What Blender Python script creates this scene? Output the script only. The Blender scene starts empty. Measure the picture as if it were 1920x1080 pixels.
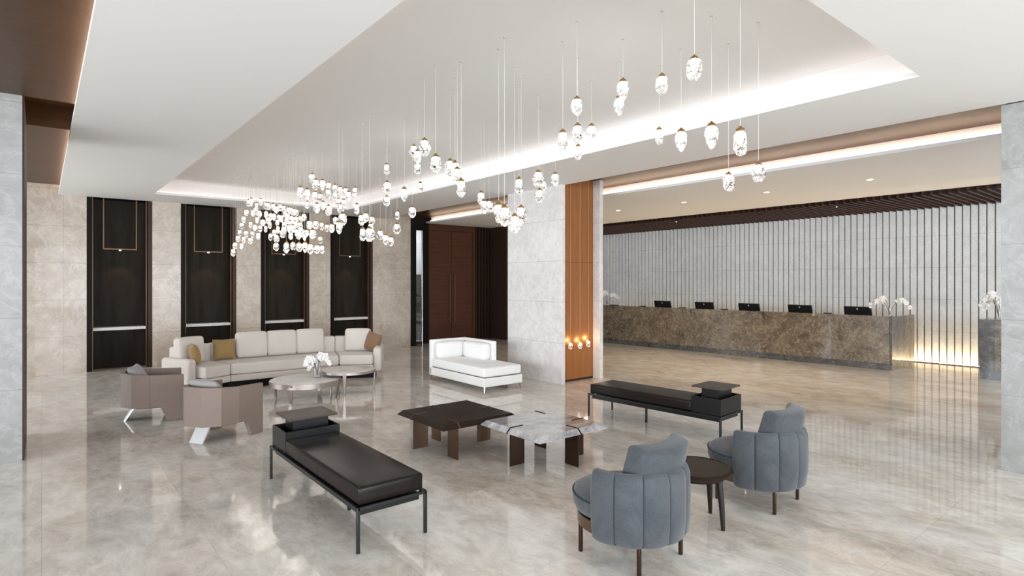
import bpy, bmesh, math, random
from mathutils import Vector, Matrix
R = math.radians
random.seed(7)
C = bpy.context.scene.collection
scn = bpy.context.scene

# ------------------------------------------------------------------ camera
cd = bpy.data.cameras.new('camera'); cam = bpy.data.objects.new('camera', cd); C.objects.link(cam)
cam.location = (0, 0, 1.8); cam.rotation_euler = (R(90), 0, R(-39.16))
cd.sensor_width = 36; cd.lens = 36*1083/1920; cd.shift_y = -13/1920; cd.clip_start = .05; cd.clip_end = 200
scn.camera = cam
# ------------------------------------------------------------------ world, daylight, exposure
w = bpy.data.worlds.new('world'); scn.world = w; w.use_nodes = True
w.node_tree.nodes['Background'].inputs[0].default_value = (.86, .93, 1, 1)
w.node_tree.nodes['Background'].inputs[1].default_value = 1.0
scn.view_settings.view_transform = 'Standard'; scn.view_settings.look = 'None'
scn.view_settings.exposure = 0.60; scn.view_settings.gamma = 1; scn.view_settings.use_curve_mapping = False
cy = scn.cycles
cy.max_bounces = 10; cy.diffuse_bounces = 5; cy.glossy_bounces = 4; cy.transmission_bounces = 8; cy.transparent_max_bounces = 8
cy.caustics_reflective = False; cy.caustics_refractive = False; cy.sample_clamp_indirect = 4; cy.use_denoising = True
def area(name, loc, rot, sx, sy, power, col):
    l = bpy.data.lights.new(name, 'AREA'); l.shape = 'RECTANGLE'; l.size = sx; l.size_y = sy; l.energy = power; l.color = col
    o = bpy.data.objects.new(name, l); C.objects.link(o); o.location = loc; o.rotation_euler = [R(a) for a in rot]; return o
DAY = (.85, .925, 1)
area('daylight_behind_camera', (-.5, -9.3, 2.0), (74, 0, 0), 17, 3.2, 1280, DAY)
area('daylight_left', (-9.3, -.8, 2.0), (70, 0, -90), 16, 3.2, 1200, DAY)
area('daylight_far_left', (-5.9, 11.5, 1.8), (62, 0, -90), 5, 3.2, 340, DAY)
area('daylight_reception', (13.4, -9.3, 2.0), (72, 0, 0), 3.6, 3.2, 210, DAY)

# ------------------------------------------------------------------ materials
def mat(name, col, rough=.5, metal=0, spec=.5, trans=0, ior=1.5, emit=None, es=0, coat=0, sheen=0):
    m = bpy.data.materials.new(name); m.use_nodes = True; b = m.node_tree.nodes['Principled BSDF']
    b.inputs['Base Color'].default_value = (*col, 1); b.inputs['Roughness'].default_value = rough
    b.inputs['Metallic'].default_value = metal; b.inputs['Specular IOR Level'].default_value = spec
    b.inputs['Transmission Weight'].default_value = trans; b.inputs['IOR'].default_value = ior
    b.inputs['Coat Weight'].default_value = coat; b.inputs['Coat Roughness'].default_value = .03
    b.inputs['Sheen Weight'].default_value = sheen
    if emit: b.inputs['Emission Color'].default_value = (*emit, 1); b.inputs['Emission Strength'].default_value = es
    return m
class NT:
    def __init__(s, m): s.n = m.node_tree.nodes; s.l = m.node_tree.links; s.b = s.n['Principled BSDF']
    def new(s, t, **k):
        x = s.n.new(t)
        for a, v in k.items(): setattr(x, a, v)
        return x
    def link(s, a, b): s.l.new(a, b)
    def coord(s, sc=(1, 1, 1), rot=(0, 0, 0)):
        t = s.new('ShaderNodeTexCoord'); m = s.new('ShaderNodeMapping')
        m.inputs['Scale'].default_value = sc; m.inputs['Rotation'].default_value = rot
        s.link(t.outputs['Object'], m.inputs[0]); return m.outputs[0]
    def noise(s, v, scale, detail=6, rough=.6, dist=0):
        x = s.new('ShaderNodeTexNoise'); x.inputs['Scale'].default_value = scale; x.inputs['Detail'].default_value = detail
        x.inputs['Roughness'].default_value = rough; x.inputs['Distortion'].default_value = dist; s.link(v, x.inputs['Vector']); return x.outputs['Fac']
    def ramp(s, f, stops):
        x = s.new('ShaderNodeValToRGB'); e = x.color_ramp.elements
        while len(e) < len(stops): e.new(.5)
        for a, (p, c) in zip(e, stops): a.position = p; a.color = (*c, 1)
        s.link(f, x.inputs[0]); return x.outputs[0]
    def mix(s, f, a, b, mode='MIX'):
        x = s.new('ShaderNodeMix', data_type='RGBA', blend_type=mode)
        for sock, v in ((x.inputs[0], f), (x.inputs[6], a), (x.inputs[7], b)):
            if hasattr(v, 'links'): s.link(v, sock)
            else: sock.default_value = v if isinstance(v, (int, float)) else (*v, 1)
        return x.outputs[2]
    def math(s, op, a, b=0, c=None):
        x = s.new('ShaderNodeMath', operation=op)
        for i, v in enumerate((a, b) if c is None else (a, b, c)):
            if hasattr(v, 'links'): s.link(v, x.inputs[i])
            else: x.inputs[i].default_value = v
        return x.outputs[0]
    def bump(s, h, st=.2, dist=.01):
        x = s.new('ShaderNodeBump'); x.inputs['Strength'].default_value = st; x.inputs['Distance'].default_value = dist
        s.link(h, x.inputs['Height']); s.link(x.outputs[0], s.b.inputs['Normal'])
    def joint(s, axis, period, off, wd):
        t = s.new('ShaderNodeTexCoord'); sp = s.new('ShaderNodeSeparateXYZ'); s.link(t.outputs['Object'], sp.inputs[0])
        v = s.math('ADD', sp.outputs[axis], -off + period*1000); f = s.math('MODULO', v, period)
        a = s.math('ABSOLUTE', s.math('SUBTRACT', f, period/2)); return s.math('GREATER_THAN', a, period/2 - wd)

def marble(name, stops, rough=.25, scale=1.0, vein=None, veinamt=.5, rot=(0, 0, 0), sc=(1, 1, 1), joints=(), coat=0, spec=.5, jcol=.55):
    m = mat(name, (.5, .5, .5), rough, coat=coat, spec=spec); t = NT(m); v = t.coord(sc, rot)
    n1 = t.noise(v, 1.3*scale, 9, .62, .9); c = t.ramp(n1, stops)
    n2 = t.noise(v, 9*scale, 8, .7, .4); c = t.mix(.35, c, t.ramp(n2, [(.3, (.55, .55, .55)), (.7, (1.25, 1.25, 1.25))]), 'MULTIPLY')
    if vein:
        n3 = t.noise(v, 2.1*scale, 8, .6, 1.6); d = t.math('ABSOLUTE', t.math('SUBTRACT', n3, .5))
        f = t.ramp(d, [(0, (1, 1, 1)), (.03, (0, 0, 0))]); f = t.math('MULTIPLY', f, veinamt); c = t.mix(f, c, vein)
    for (ax, per, off, wd) in joints:
        c = t.mix(t.math('MULTIPLY', t.joint(ax, per, off, wd), 1 - jcol), c, (.12, .10, .09))
    t.link(c, t.b.inputs['Base Color']); return m
def wood(name, c1, c2, rough=.35, axis='z', scale=1, coat=0):
    m = mat(name, c1, rough, coat=coat, spec=.2); t = NT(m)
    sc = {'z': (9, 9, .5), 'x': (.5, 9, 9), 'y': (9, .5, 9)}[axis]; v = t.coord(sc)
    n = t.noise(v, 1.6*scale, 8, .65, .3); t.link(t.ramp(n, [(.3, c1), (.7, c2)]), t.b.inputs['Base Color']); return m
def fabric(name, c, c2=None, rough=.9, sc=220, sheen=.2, amt=.06):
    m = mat(name, c, rough, sheen=sheen, spec=.2); t = NT(m); v = t.coord()
    n = t.noise(v, sc, 2, .6); d = c2 or tuple(x*.86 for x in c)
    n0 = t.noise(v, 4, 4, .6); cc = t.ramp(n0, [(.3, d), (.7, c)])
    t.link(t.mix(.5, cc, t.ramp(n, [(.3, d), (.7, c)])), t.b.inputs['Base Color']); t.bump(n, amt, .002); return m

CO = .7165
WS = [(.30, (.46, .37, .29)), (.5, (.57, .485, .40)), (.7, (.66, .585, .50))]
M = {}
M['floor'] = mat('polished_marble_floor', (.6, .55, .5), .065, spec=.55, coat=.12); t = NT(M['floor'])
v = t.coord((1, .55, 1), (0, 0, R(25))); n = t.noise(v, 1.1, 9, .62, .8)
c = t.ramp(n, [(.28, (.57, .49, .40)), (.42, (.70, .63, .555)), (.53, (.79, .745, .685)), (.72, (.88, .85, .81))])
n2 = t.noise(v, 6.5, 9, .72, .5); c = t.mix(.48, c, t.ramp(n2, [(.34, (.52, .50, .475)), (.62, (1.2, 1.2, 1.2))]), 'MULTIPLY')
n3 = t.noise(v, 2.6, 9, .65, 1.8); c = t.mix(t.math('MULTIPLY', t.ramp(t.math('ABSOLUTE', t.math('SUBTRACT', n3, .5)), [(0, (1, 1, 1)), (.035, (0, 0, 0))]), .35), c, (.92, .90, .87))
tc = t.new('ShaderNodeTexCoord'); sp = t.new('ShaderNodeSeparateXYZ'); t.link(tc.outputs['Object'], sp.inputs[0])
cb = t.new('ShaderNodeCombineXYZ'); t.link(t.math('FLOOR', t.math('DIVIDE', sp.outputs[0], .9)), cb.inputs[0]); t.link(t.math('FLOOR', t.math('DIVIDE', sp.outputs[1], 1.35)), cb.inputs[1])
wn = t.new('ShaderNodeTexWhiteNoise'); t.link(cb.outputs[0], wn.inputs['Vector'])
c = t.mix(1, c, t.ramp(wn.outputs['Value'], [(0, (.90, .90, .89)), (1, (1.05, 1.045, 1.04))]), 'MULTIPLY')
for ax, per in ((0, .9), (1, 1.35)): c = t.mix(t.math('MULTIPLY', t.joint(ax, per, 0, .002), .30), c, (.2, .17, .14))
t.link(c, t.b.inputs['Base Color'])
M['stone'] = marble('honed_travertine', WS, .28, joints=[(2, CO, 0, .0035), (0, 1.3, .328, .003)], vein=(.80, .76, .70), veinamt=.35, coat=.15)
M['stone_pier'] = marble('honed_travertine_pier', WS, .28, joints=[(2, CO, 0, .0035)], vein=(.80, .76, .70), veinamt=.35, coat=.15)
GS = [(.30, (.245, .240, .222)), (.5, (.305, .302, .29)), (.7, (.355, .352, .34))]
M['stone_grey'] = marble('pale_grey_marble', GS, .35, joints=[(2, CO, 0, .003)], vein=(.41, .41, .395), veinamt=.4)
M['stone_col'] = marble('pale_rose_marble', [(.3, (.66, .615, .59)), (.5, (.71, .67, .645)), (.7, (.76, .725, .70))], .22, joints=[(2, CO, 0, .003)], vein=(.80, .78, .765), veinamt=.3, coat=.2)
M['white'] = mat('matt_white_plaster', (.88, .88, .875), .9, spec=.2)
M['woodceil'] = wood('walnut_veneer_ceiling', (.052, .023, .009), (.08, .038, .016), .38, 'x', 1)
M['woodpanel'] = wood('warm_walnut_panel', (.27, .10, .028), (.37, .15, .05), .4, 'z', .8)
M['doorwood'] = wood('dark_red_walnut_door', (.075, .026, .014), (.115, .042, .022), .35, 'x', 1)
M['bronze'] = mat('dark_bronze', (.045, .026, .018), .42, .35, spec=.2)
M['bronze_l'] = mat('brown_bronze_trim', (.13, .075, .045), .4, .7)
M['black'] = mat('black_frame', (.008, .006, .005), .45, spec=.1)
M['nicheback'] = mat('smoked_bronze_glass', (.040, .031, .022), .55, spec=.12); t = NT(M['nicheback'])
t.link(t.ramp(t.noise(t.coord((3, 3, .4)), 2, 2), [(.3, (.016, .012, .008)), (.7, (.034, .026, .018))]), t.b.inputs['Base Color'])
M['shelf'] = marble('white_marble_shelf', [(.3, (.6, .58, .53)), (.7, (.88, .86, .82))], .3, 4)
M['slat'] = marble('grey_granite_fin', [(.3, (.66, .67, .67)), (.7, (.80, .805, .80))], .5, 3, joints=[(2, .7, 0, .003)]); 
M['slatback'] = mat('dark_grey_gap', (.27, .275, .275), .8)
M['fin'] = wood('dark_walnut_fin', (.026, .010, .007), (.045, .018, .012), .5, 'x', 1)
M['void'] = mat('black_void', (.01, .008, .007), .9)
M['desk'] = marble('brown_emperador_marble', [(.28, (.05, .036, .024)), (.5, (.135, .103, .07)), (.72, (.215, .172, .12))], .18, 2.0, vein=(.42, .34, .25), veinamt=.5, rot=(0, .6, .5), coat=.3)
M['deskdark'] = marble('dark_grey_marble', [(.28, (.035, .034, .033)), (.7, (.10, .10, .098))], .16, 2.5, vein=(.30, .29, .27), veinamt=.35, rot=(0, .6, .5), coat=.3)
M['led'] = mat('warm_led_strip', (1, 1, 1), .5, emit=(1, .76, .67), es=1.45)
M['led3'] = mat('peach_led_strip', (1, 1, 1), .5, emit=(1, .72, .52), es=6)
M['led2'] = mat('amber_led_strip', (1, 1, 1), .5, emit=(1, .72, .40), es=60)
M['spot'] = mat('downlight_lens', (1, 1, 1), .5, emit=(1, .88, .74), es=12)
M['chrome'] = mat('polished_steel', (.86, .86, .85), .12, 1)
M['paint_pale'] = mat('pale_painted_wall', (.62, .64, .66), .6)
M['glass'] = mat('clear_glass', (1, 1, 1), .0, trans=1, ior=1.45)

# ------------------------------------------------------------------ mesh builder
class MB:
    def __init__(s): s.v = []; s.f = []; s.m = []
    def add(s, vs, fs, mi=0, T=None):
        o = len(s.v); s.v += [tuple(T @ Vector(p)) if T else tuple(p) for p in vs]
        s.f += [tuple(o + i for i in f) for f in fs]; s.m += [mi]*len(fs); return s
    def box(s, x0, x1, y0, y1, z0, z1, mi=0, T=None):
        vs = [(x, y, z) for z in (z0, z1) for y in (y0, y1) for x in (x0, x1)]
        return s.add(vs, [(0, 2, 3, 1), (4, 5, 7, 6), (0, 1, 5, 4), (2, 6, 7, 3), (0, 4, 6, 2), (1, 3, 7, 5)], mi, T)
    def prism(s, poly, z0, z1, mi=0, T=None, poly2=None):
        n = len(poly); q = poly2 or poly
        vs = [(x, y, z0) for x, y in poly] + [(x, y, z1) for x, y in q]
        return s.add(vs, [tuple(reversed(range(n))), tuple(range(n, 2*n))] + [(i, (i+1) % n, n+(i+1) % n, n+i) for i in range(n)], mi, T)
    def prism_y(s, poly, y0, y1, mi=0, T=None):      # polygon in x,z
        n = len(poly); vs = [(x, y0, z) for x, z in poly] + [(x, y1, z) for x, z in poly]
        return s.add(vs, [tuple(range(n)), tuple(reversed(range(n, 2*n)))] + [(i, n+i, n+(i+1) % n, (i+1) % n) for i in range(n)], mi, T)
    def lathe(s, prof, n=32, mi=0, T=None, close=False, cap=True):
        vs = []; fs = []
        for r, z in prof: vs += [(r*math.cos(2*math.pi*i/n), r*math.sin(2*math.pi*i/n), z) for i in range(n)]
        for k in range(len(prof)-1): fs += [(k*n+i, k*n+(i+1) % n, (k+1)*n+(i+1) % n, (k+1)*n+i) for i in range(n)]
        if cap: fs += [tuple(reversed(range(n))), tuple((len(prof)-1)*n+i for i in range(n))]
        return s.add(vs, fs, mi, T)
    def tube(s, pts, r, n=8, mi=0, T=None):
        pts = [Vector(p) for p in pts]; rs = r if isinstance(r, (list, tuple)) else [r]*len(pts); vs = []; fs = []
        for k, p in enumerate(pts):
            d = (pts[min(k+1, len(pts)-1)] - pts[max(k-1, 0)]).normalized()
            a = d.cross(Vector((0, 0, 1)) if abs(d.z) < .95 else Vector((1, 0, 0))).normalized(); b = d.cross(a)
            vs += [tuple(p + rs[k]*(a*math.cos(2*math.pi*i/n) + b*math.sin(2*math.pi*i/n))) for i in range(n)]
        for k in range(len(pts)-1): fs += [(k*n+i, k*n+(i+1) % n, (k+1)*n+(i+1) % n, (k+1)*n+i) for i in range(n)]
        fs += [tuple(reversed(range(n))), tuple((len(pts)-1)*n+i for i in range(n))]
        return s.add(vs, fs, mi, T)
    def soft(s, x0, x1, y0, y1, z0, z1, r=.04, puff=(0, 0, 0), mi=0, T=None, n=10):   # upholstered block
        cx_, cy_, cz_ = (x0+x1)/2, (y0+y1)/2, (z0+z1)/2; h = Vector(((x1-x0)/2, (y1-y0)/2, (z1-z0)/2)); r = min(r, *h)
        def lin(k):
            a = h[k]; e = r/a; pts = [-1, -1+e*.25, -1+e*.6, -1+e]; m = [-1+e + (2-2*e)*i/4 for i in range(1, 4)]
            return pts + m + [-p for p in reversed(pts)]
        L = [lin(k) for k in range(3)]; idx = {}; vs = []; fs = []
        def pt(i, j, k):
            key = (i, j, k)
            if key in idx: return idx[key]
            p = Vector((L[0][i]*h.x, L[1][j]*h.y, L[2][k]*h.z)); q = Vector([max(-h[a]+r, min(h[a]-r, p[a])) for a in range(3)])
            d = p - q; p = q + (d.normalized()*r if d.length > 1e-9 else d)
            u = [p[a]/h[a] for a in range(3)]
            for a in range(3):
                b, c2 = (a+1) % 3, (a+2) % 3; p[a] += puff[a]*u[a]*max(0, 1-u[b]**2)*max(0, 1-u[c2]**2)
            idx[key] = len(vs); vs.append((p.x+cx_, p.y+cy_, p.z+cz_)); return idx[key]
        N = len(L[0])-1
        for a in range(N):
            for b in range(N):
                fs += [(pt(a, b, 0), pt(a, b+1, 0), pt(a+1, b+1, 0), pt(a+1, b, 0)), (pt(a, b, N), pt(a+1, b, N), pt(a+1, b+1, N), pt(a, b+1, N)),
                       (pt(a, 0, b), pt(a+1, 0, b), pt(a+1, 0, b+1), pt(a, 0, b+1)), (pt(a, N, b), pt(a, N, b+1), pt(a+1, N, b+1), pt(a+1, N, b)),
                       (pt(0, a, b), pt(0, a, b+1), pt(0, a+1, b+1), pt(0, a+1, b)), (pt(N, a, b), pt(N, a+1, b), pt(N, a+1, b+1), pt(N, a, b+1))]
        return s.add(vs, fs, mi, T)
    def pillow(s, w, h, th, mi=0, T=None, n=14):     # in local x,z plane, thickness y
        vs = []; fs = []
        for side in (1, -1):
            for i in range(n+1):
                for j in range(n+1):
                    u = -1+2*i/n; q = -1+2*j/n; e = (1-abs(u)**2.6)*(1-abs(q)**2.6); pin = 1-.07*(1-abs(u*q))*max(abs(u), abs(q))**3
                    vs.append((u*w/2*pin, side*(.004+th/2*max(0, e)**.45), q*h/2*pin))
        o = (n+1)**2
        for i in range(n):
            for j in range(n):
                a = i*(n+1)+j; fs.append((a, a+1, a+n+2, a+n+1)); fs.append((o+a, o+a+n+1, o+a+n+2, o+a+1))
        rim = [i for i in range(n+1)] + [i*(n+1)+n for i in range(1, n+1)] + [n*(n+1)+j for j in range(n-1, -1, -1)] + [i*(n+1) for i in range(n-1, 0, -1)]
        for k in range(len(rim)): a, b = rim[k], rim[(k+1) % len(rim)]; fs.append((a, o+a, o+b, b))
        return s.add(vs, fs, mi, T)
    def build(s, name, mats, parent=None, bevel=0, seg=2, angle=35, loc=None, rot=None, flat=False):
        me = bpy.data.meshes.new(name); me.from_pydata(s.v, [], s.f)
        for m in (mats if isinstance(mats, (list, tuple)) else [mats]): me.materials.append(M[m] if isinstance(m, str) else m)
        me.polygons.foreach_set('material_index', s.m)
        bm = bmesh.new(); bm.from_mesh(me); bmesh.ops.recalc_face_normals(bm, faces=bm.faces); bm.to_mesh(me); bm.free()
        if not flat:
            me.polygons.foreach_set('use_smooth', [True]*len(me.polygons)); me.set_sharp_from_angle(angle=R(angle))
        o = bpy.data.objects.new(name, me); C.objects.link(o)
        if parent: o.parent = parent
        if loc: o.location = loc
        if rot: o.rotation_euler = rot
        if bevel:
            b = o.modifiers.new('bevel', 'BEVEL'); b.width = bevel; b.segments = seg; b.limit_method = 'ANGLE'; b.angle_limit = R(30)
        return o
def tag(o, label=None, cat=None, group=None, kind=None):
    if label: o['label'] = label
    if cat: o['category'] = cat
    if group: o['group'] = group
    if kind: o['kind'] = kind
    return o
def thing(name, label, cat, loc=(0, 0, 0), rz=0, group=None):
    o = bpy.data.objects.new(name, None); C.objects.link(o); o.location = loc; o.rotation_euler = (0, 0, rz); o.empty_display_size = .1
    return tag(o, label, cat, group)
def struct(name, mb, mats, **k):
    return tag(mb.build(name, mats, **k), kind='structure')
def children(o): return [c for c in C.objects if c.parent == o]
def copy_tree(o, parent=None):
    c = o.copy(); C.objects.link(c)
    if parent: c.parent = parent
    for ch in list(o.children): copy_tree(ch, c)
    return c
def TR(x=0, y=0, z=0, rx=0, ry=0, rz=0):
    return Matrix.Translation((x, y, z)) @ Matrix.Rotation(R(rz), 4, 'Z') @ Matrix.Rotation(R(ry), 4, 'Y') @ Matrix.Rotation(R(rx), 4, 'X')

# ================================================================== THE ROOM
Z0, ZI, ZW = 0, 3.47, 3.655        # floor, underside of white ceiling islands, wooden ceiling
struct('floor', MB().box(-9.8, 16.3, -9.8, 15.6, -.1, 0), 'floor')
# niche wall (back): piers of stone with four openings
YW = 14.15
NI = [(.69, 1.80), (2.325, 3.436), (3.966, 5.101), (5.633, 6.783)]
mb = MB(); edges = [-.9] + [e for n_ in NI for e in n_] + [7.911]
for a, b in zip(edges[::2], edges[1::2]): mb.box(a, b, YW, YW+.62, 0, ZW)
struct('wall_back', mb, 'stone')
mb = MB().box(-.9, 8.0, YW+.62, YW+.75, 0, ZW); struct('wall_back', mb, 'black')
# left: stone pillar with dark bronze flank
mb = MB().box(-1.9, -.15, 7.577, 8.84, 0, ZW, 0).box(-.15, -.135, 7.60, 8.84, 0, ZW, 1)
struct('wall_left', mb, ['stone_grey', 'bronze'])
mb = MB().box(-6.2, -6.1, 14.15, 15.2, 0, ZW).box(-6.1, -.9, 14.65, 14.8, 0, ZW).box(-9.4, -1.9, 8.0, 8.4, 0, ZW); struct('wall_left', mb, 'stone_pier')
# right: stone pillar near the camera
struct('wall_front', MB().box(7.1, 8.4, .1, 1.325, 0, ZW-.18).box(7.25, 8.4, .1, 1.325, ZW-.18, ZW), 'stone_grey')
# fluted granite wall behind the reception desks
mb = MB(); PI_ = .13725; y = 2.945 - 80*PI_
while y < 13.7:
    mb.box(15.265, 15.34, y+.012, y+PI_-.012, 0, 3.62, 0); y += PI_
mb.box(15.34, 15.5, -9.2, 13.9, 0, ZW+.3, 1)
struct('wall_right', mb, ['slat', 'slatback'])
struct('wall_right', MB().box(10.98, 15.5, 13.75, 13.9, 0, ZW+.3).box(10.98, 11.1, 13.9, 14.62, 0, ZW), 'bronze')
# wall holding the double door, right of the niche wall
mb = MB().box(7.911, 8.06, 14.10, 14.8, 0, ZW, 0).box(8.465, 8.70, 14.5, 14.52, 0, ZW, 0).box(8.06, 8.22, 14.42, 14.46, 0, ZW, 0).box(8.06, 8.465, 14.4, 14.6, 3.25, ZW, 0)
struct('wall_far', mb, ['black'])
mb = MB().box(10.40, 11.0, 14.64, 14.8, 0, ZW, 0)
for k in range(5): mb.box(10.42+k*.115, 10.49+k*.115, 14.58, 14.64, 0, ZI, 1)
struct('wall_far', mb, ['black', 'bronze'])
mb = MB().box(8.70, 10.40, 14.66, 14.8, 0, ZW); struct('wall_far', mb, 'black')
# passage behind the glass leaf
mb = MB().box(7.7, 9.6, 18.0, 18.1, 0, 3.6, 0).box(8.0, 8.5, 15.6, 18, -.1, 0, 0); 
struct('wall_passage', MB().box(8.0, 8.06, 14.8, 18, 0, 3.6, 0).box(8.9, 8.96, 14.8, 18, 2.0, 3.6, 0).box(8.9, 8.96, 14.8, 18, 0, 2.0, 1).box(8.0, 8.96, 17.9, 18, 0, 2.0, 1).box(8.0, 8.96, 17.9, 18, 2.0, 3.6, 0).box(8.0, 8.96, 14.8, 18, 3.6, 3.7, 0).box(8.0, 8.96, 15.6, 18, -.1, 0, 0), ['paint_pale', 'bronze'])
# windows behind the camera, left and at the reception's end: mullions only, the light comes through them
def mullions(name, a, b, n, fixed, axis, z1=3.6):
    mb = MB()
    for i in range(n+1):
        p = a + (b-a)*i/n
        (mb.box(p-.03, p+.03, fixed-.05, fixed+.05, 0, z1) if axis == 'x' else mb.box(fixed-.05, fixed+.05, p-.03, p+.03, 0, z1))
    for z in (.03, z1-.05):
        (mb.box(a, b, fixed-.05, fixed+.05, z-.03, z+.05) if axis == 'x' else mb.box(fixed-.05, fixed+.05, a, b, z-.03, z+.05))
    struct(name, mb, 'bronze')
mullions('window_1', -9.1, 11.5, 9, -9.1, 'x'); mullions('window_2', 11.5, 15.3, 2, -9.1, 'x')
mullions('window_3', -9.1, 7.6, 8, -9.1, 'y'); mullions('window_4', 8.9, 14.1, 3, -5.7, 'y')

# ---- ceiling: walnut sheet with raised slot, white dropped islands with hidden strips
TX0, TX1, TY0, TY1 = 1.67, 5.55, 1.55, 12.90; cv = .13
mb = MB(); a0, a1, b0, b1 = TX0-cv-.03, TX1+cv+.03, TY0-cv-.03, TY1+cv+.03
mb.box(-9.6, a0, -9.6, 7.58, ZW, ZW+.05).box(-9.6, -.9, 7.58, 8.93, ZW, ZW+.05).box(-9.6, a0, 8.93, 15, ZW, ZW+.05)
mb.box(.55, a0, 7.58, 8.93, ZW, ZW+.05).box(-.9, .55, 7.58, 8.93, ZW+.28, ZW+.33).box(-.9, .55, 7.53, 7.58, ZW+.05, ZW+.33).box(-.9, .55, 8.93, 8.98, ZW+.05, ZW+.33)
mb.box(a1, 12.87, -9.6, 15, ZW, ZW+.05).box(a0, a1, -9.6, b0, ZW, ZW+.05).box(a0, a1, b1, 15, ZW, ZW+.05)
struct('ceiling', mb, 'woodceil')
a0, a1, b0, b1 = TX0-cv, TX1+cv, TY0-cv, TY1+cv
IX0, IX1, IY0, IY1 = .25, 7.04, -8.0, 14.145
mb = MB(); lip = .045; o = .12
for (x0, x1, y0, y1) in ((IX0, TX0, IY0, IY1), (TX1, IX1, IY0, IY1), (TX0, TX1, IY0, TY0), (TX0, TX1, TY1, IY1)): mb.box(x0, x1, y0, y1, ZI, ZI+lip)
ZT = 3.76
for (x0, x1, y0, y1) in ((IX0+o, a0, IY0+o, IY1), (a1, IX1-o, IY0+o, IY1), (a0, a1, IY0+o, b0), (a0, a1, b1, IY1)): mb.box(x0, x1, y0, y1, ZI+lip, ZW)
for (x0, x1, y0, y1) in ((a0-.03, a0, b0, b1), (a1, a1+.03, b0, b1), (a0, a1, b0-.03, b0), (a0, a1, b1, b1+.03)): mb.box(x0, x1, y0, y1, ZW, ZT)
mb.box(a0-.03, a1+.03, b0-.03, b1+.03, ZT, ZT+.04)
struct('ceiling', mb, 'white')
RX0, RX1, RY0, RY1 = 8.61, 12.75, -8.0, 14.55
mb = MB().box(RX0, RX1, RY0, RY1, ZI, ZI+lip).box(RX0+o, RX1, RY0+o, RY1-o, ZI+lip, ZW).box(RX1-.03, RX1, RY0, 13.75, ZI, ZW+.25)
struct('ceiling', mb, 'white')
mb = MB(); y = 2.562 - 36*.137
while y < 13.7: mb.box(12.76, 15.26, y-.02, y+.02, 3.40, 3.60); y += .137
mb.box(12.75, 15.5, -9.6, 13.9, ZW+.2, ZW+.25, 1)
struct('ceiling', mb, ['fin', 'void'])
def strip(name, x0, x1, y0, y1, z, m='led', h=.012): return struct(name, MB().box(x0, x1, y0, y1, z, z+h), m)
zl = ZI+lip+.004
strip('trim_1', TX1+.05, TX1+.075, TY0, TY1, zl); strip('trim_1', TX0-.075, TX0-.05, TY0, TY1, zl)
strip('trim_1', TX0, TX1, TY1+.05, TY1+.075, zl); strip('trim_1', TX0, TX1, TY0-.075, TY0-.05, zl)
strip('trim_2', RX0+.05, RX0+.075, RY0+.2, RY1-.2, zl, 'led3'); strip('trim_2', RX0+.2, RX1, RY1-.075, RY1-.05, zl, 'led3')
strip('trim_3', IX0+.05, IX0+.075, IY0+.2, IY1-.1, zl, 'led3')
strip('trim_4', 15.16, 15.19, -1.5, 13.5, .004, 'led2')
struct('trim_5', MB().box(15.11, 15.13, -1.5, 13.6, 0, .02), 'bronze_l')

# ---- niches
for i, (x0, x1) in enumerate(NI):
    nm = ['first', 'second', 'third', 'fourth'][i]
    t_ = thing('display_niche', 'tall dark bronze display niche in the stone wall, %s from the left' % nm, 'niche', (x0, YW, 0), 0, None)
    W = x1-x0
    MB().box(.0, .085, .0, .5, 0, ZI, 0).box(W-.075, W, .0, .5, 0, ZI, 0).box(.0, W, .5, .53, 0, ZI, 0).build('frame', 'bronze', t_)
    MB().box(.0, .09, -.004, .05, 0, ZI-.002).build('stile', 'black', t_)
    MB().box(.09, .105, .02, .06, 0, ZI-.002).box(W-.11, W-.095, .05, .09, 0, ZI-.002).build('trim', 'bronze_l', t_)
    MB().box(.085, W-.075, .38, .40, 0, ZI).build('back_panel', 'nicheback', t_)
    MB().box(.105, W-.11, .06, .36, .80, .86).build('shelf', 'shelf', t_, bevel=.004)
    h = MB().box(.27, .29, .10, .13, 2.46, ZI).box(.83, .85, .10, .13, 2.46, ZI).box(.27, .85, .10, .13, 2.44, 2.465).build('hanging_frame', 'bronze_l', t_)
    MB().lathe([(.012, 2.425), (.02, 2.432), (.02, 2.44)], 12, T=TR(.56, .115, 0)).build('spotlight', 'spot', h)
# ---- double door
d = thing('double_door', 'tall dark red walnut double door with long vertical pull handles', 'door', (8.72, 14.58, 0))
MB().box(0, .06, 0, .08, 0, 3.46).box(1.60, 1.68, 0, .08, 0, 3.46).box(.06, 1.60, .01, .08, 3.30, 3.46).build('door_frame', 'doorwood', d)
for k in (0, 1):
    lf = MB().box(.065+k*.77, .828+k*.77, .03, .08, .01, 3.295).build('door_leaf', 'doorwood', d, bevel=.004)
    x = .75+k*.17
    MB().tube([(x, -.03, .55), (x, -.03, 2.02)], .011, 10).tube([(x, -.03, .75), (x, .04, .75)], .008, 8).tube([(x, -.03, 1.85), (x, .04, 1.85)], .008, 8).build('pull_handle', 'bronze_l', lf)
g = thing('glass_door', 'narrow glass door leaf with bright steel edge beside the dark post', 'glass door', (8.225, 14.42, 0))
MB().box(0, .2, 0, .012, .02, 3.24).build('glass_pane', 'glass', g)
MB().box(.2, .222, -.012, .03, .0, 3.24).build('steel_edge', 'chrome', g)
MB().box(0, .2, -.005, .017, 0, .08).build('bottom_rail', 'bronze', g)
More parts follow.
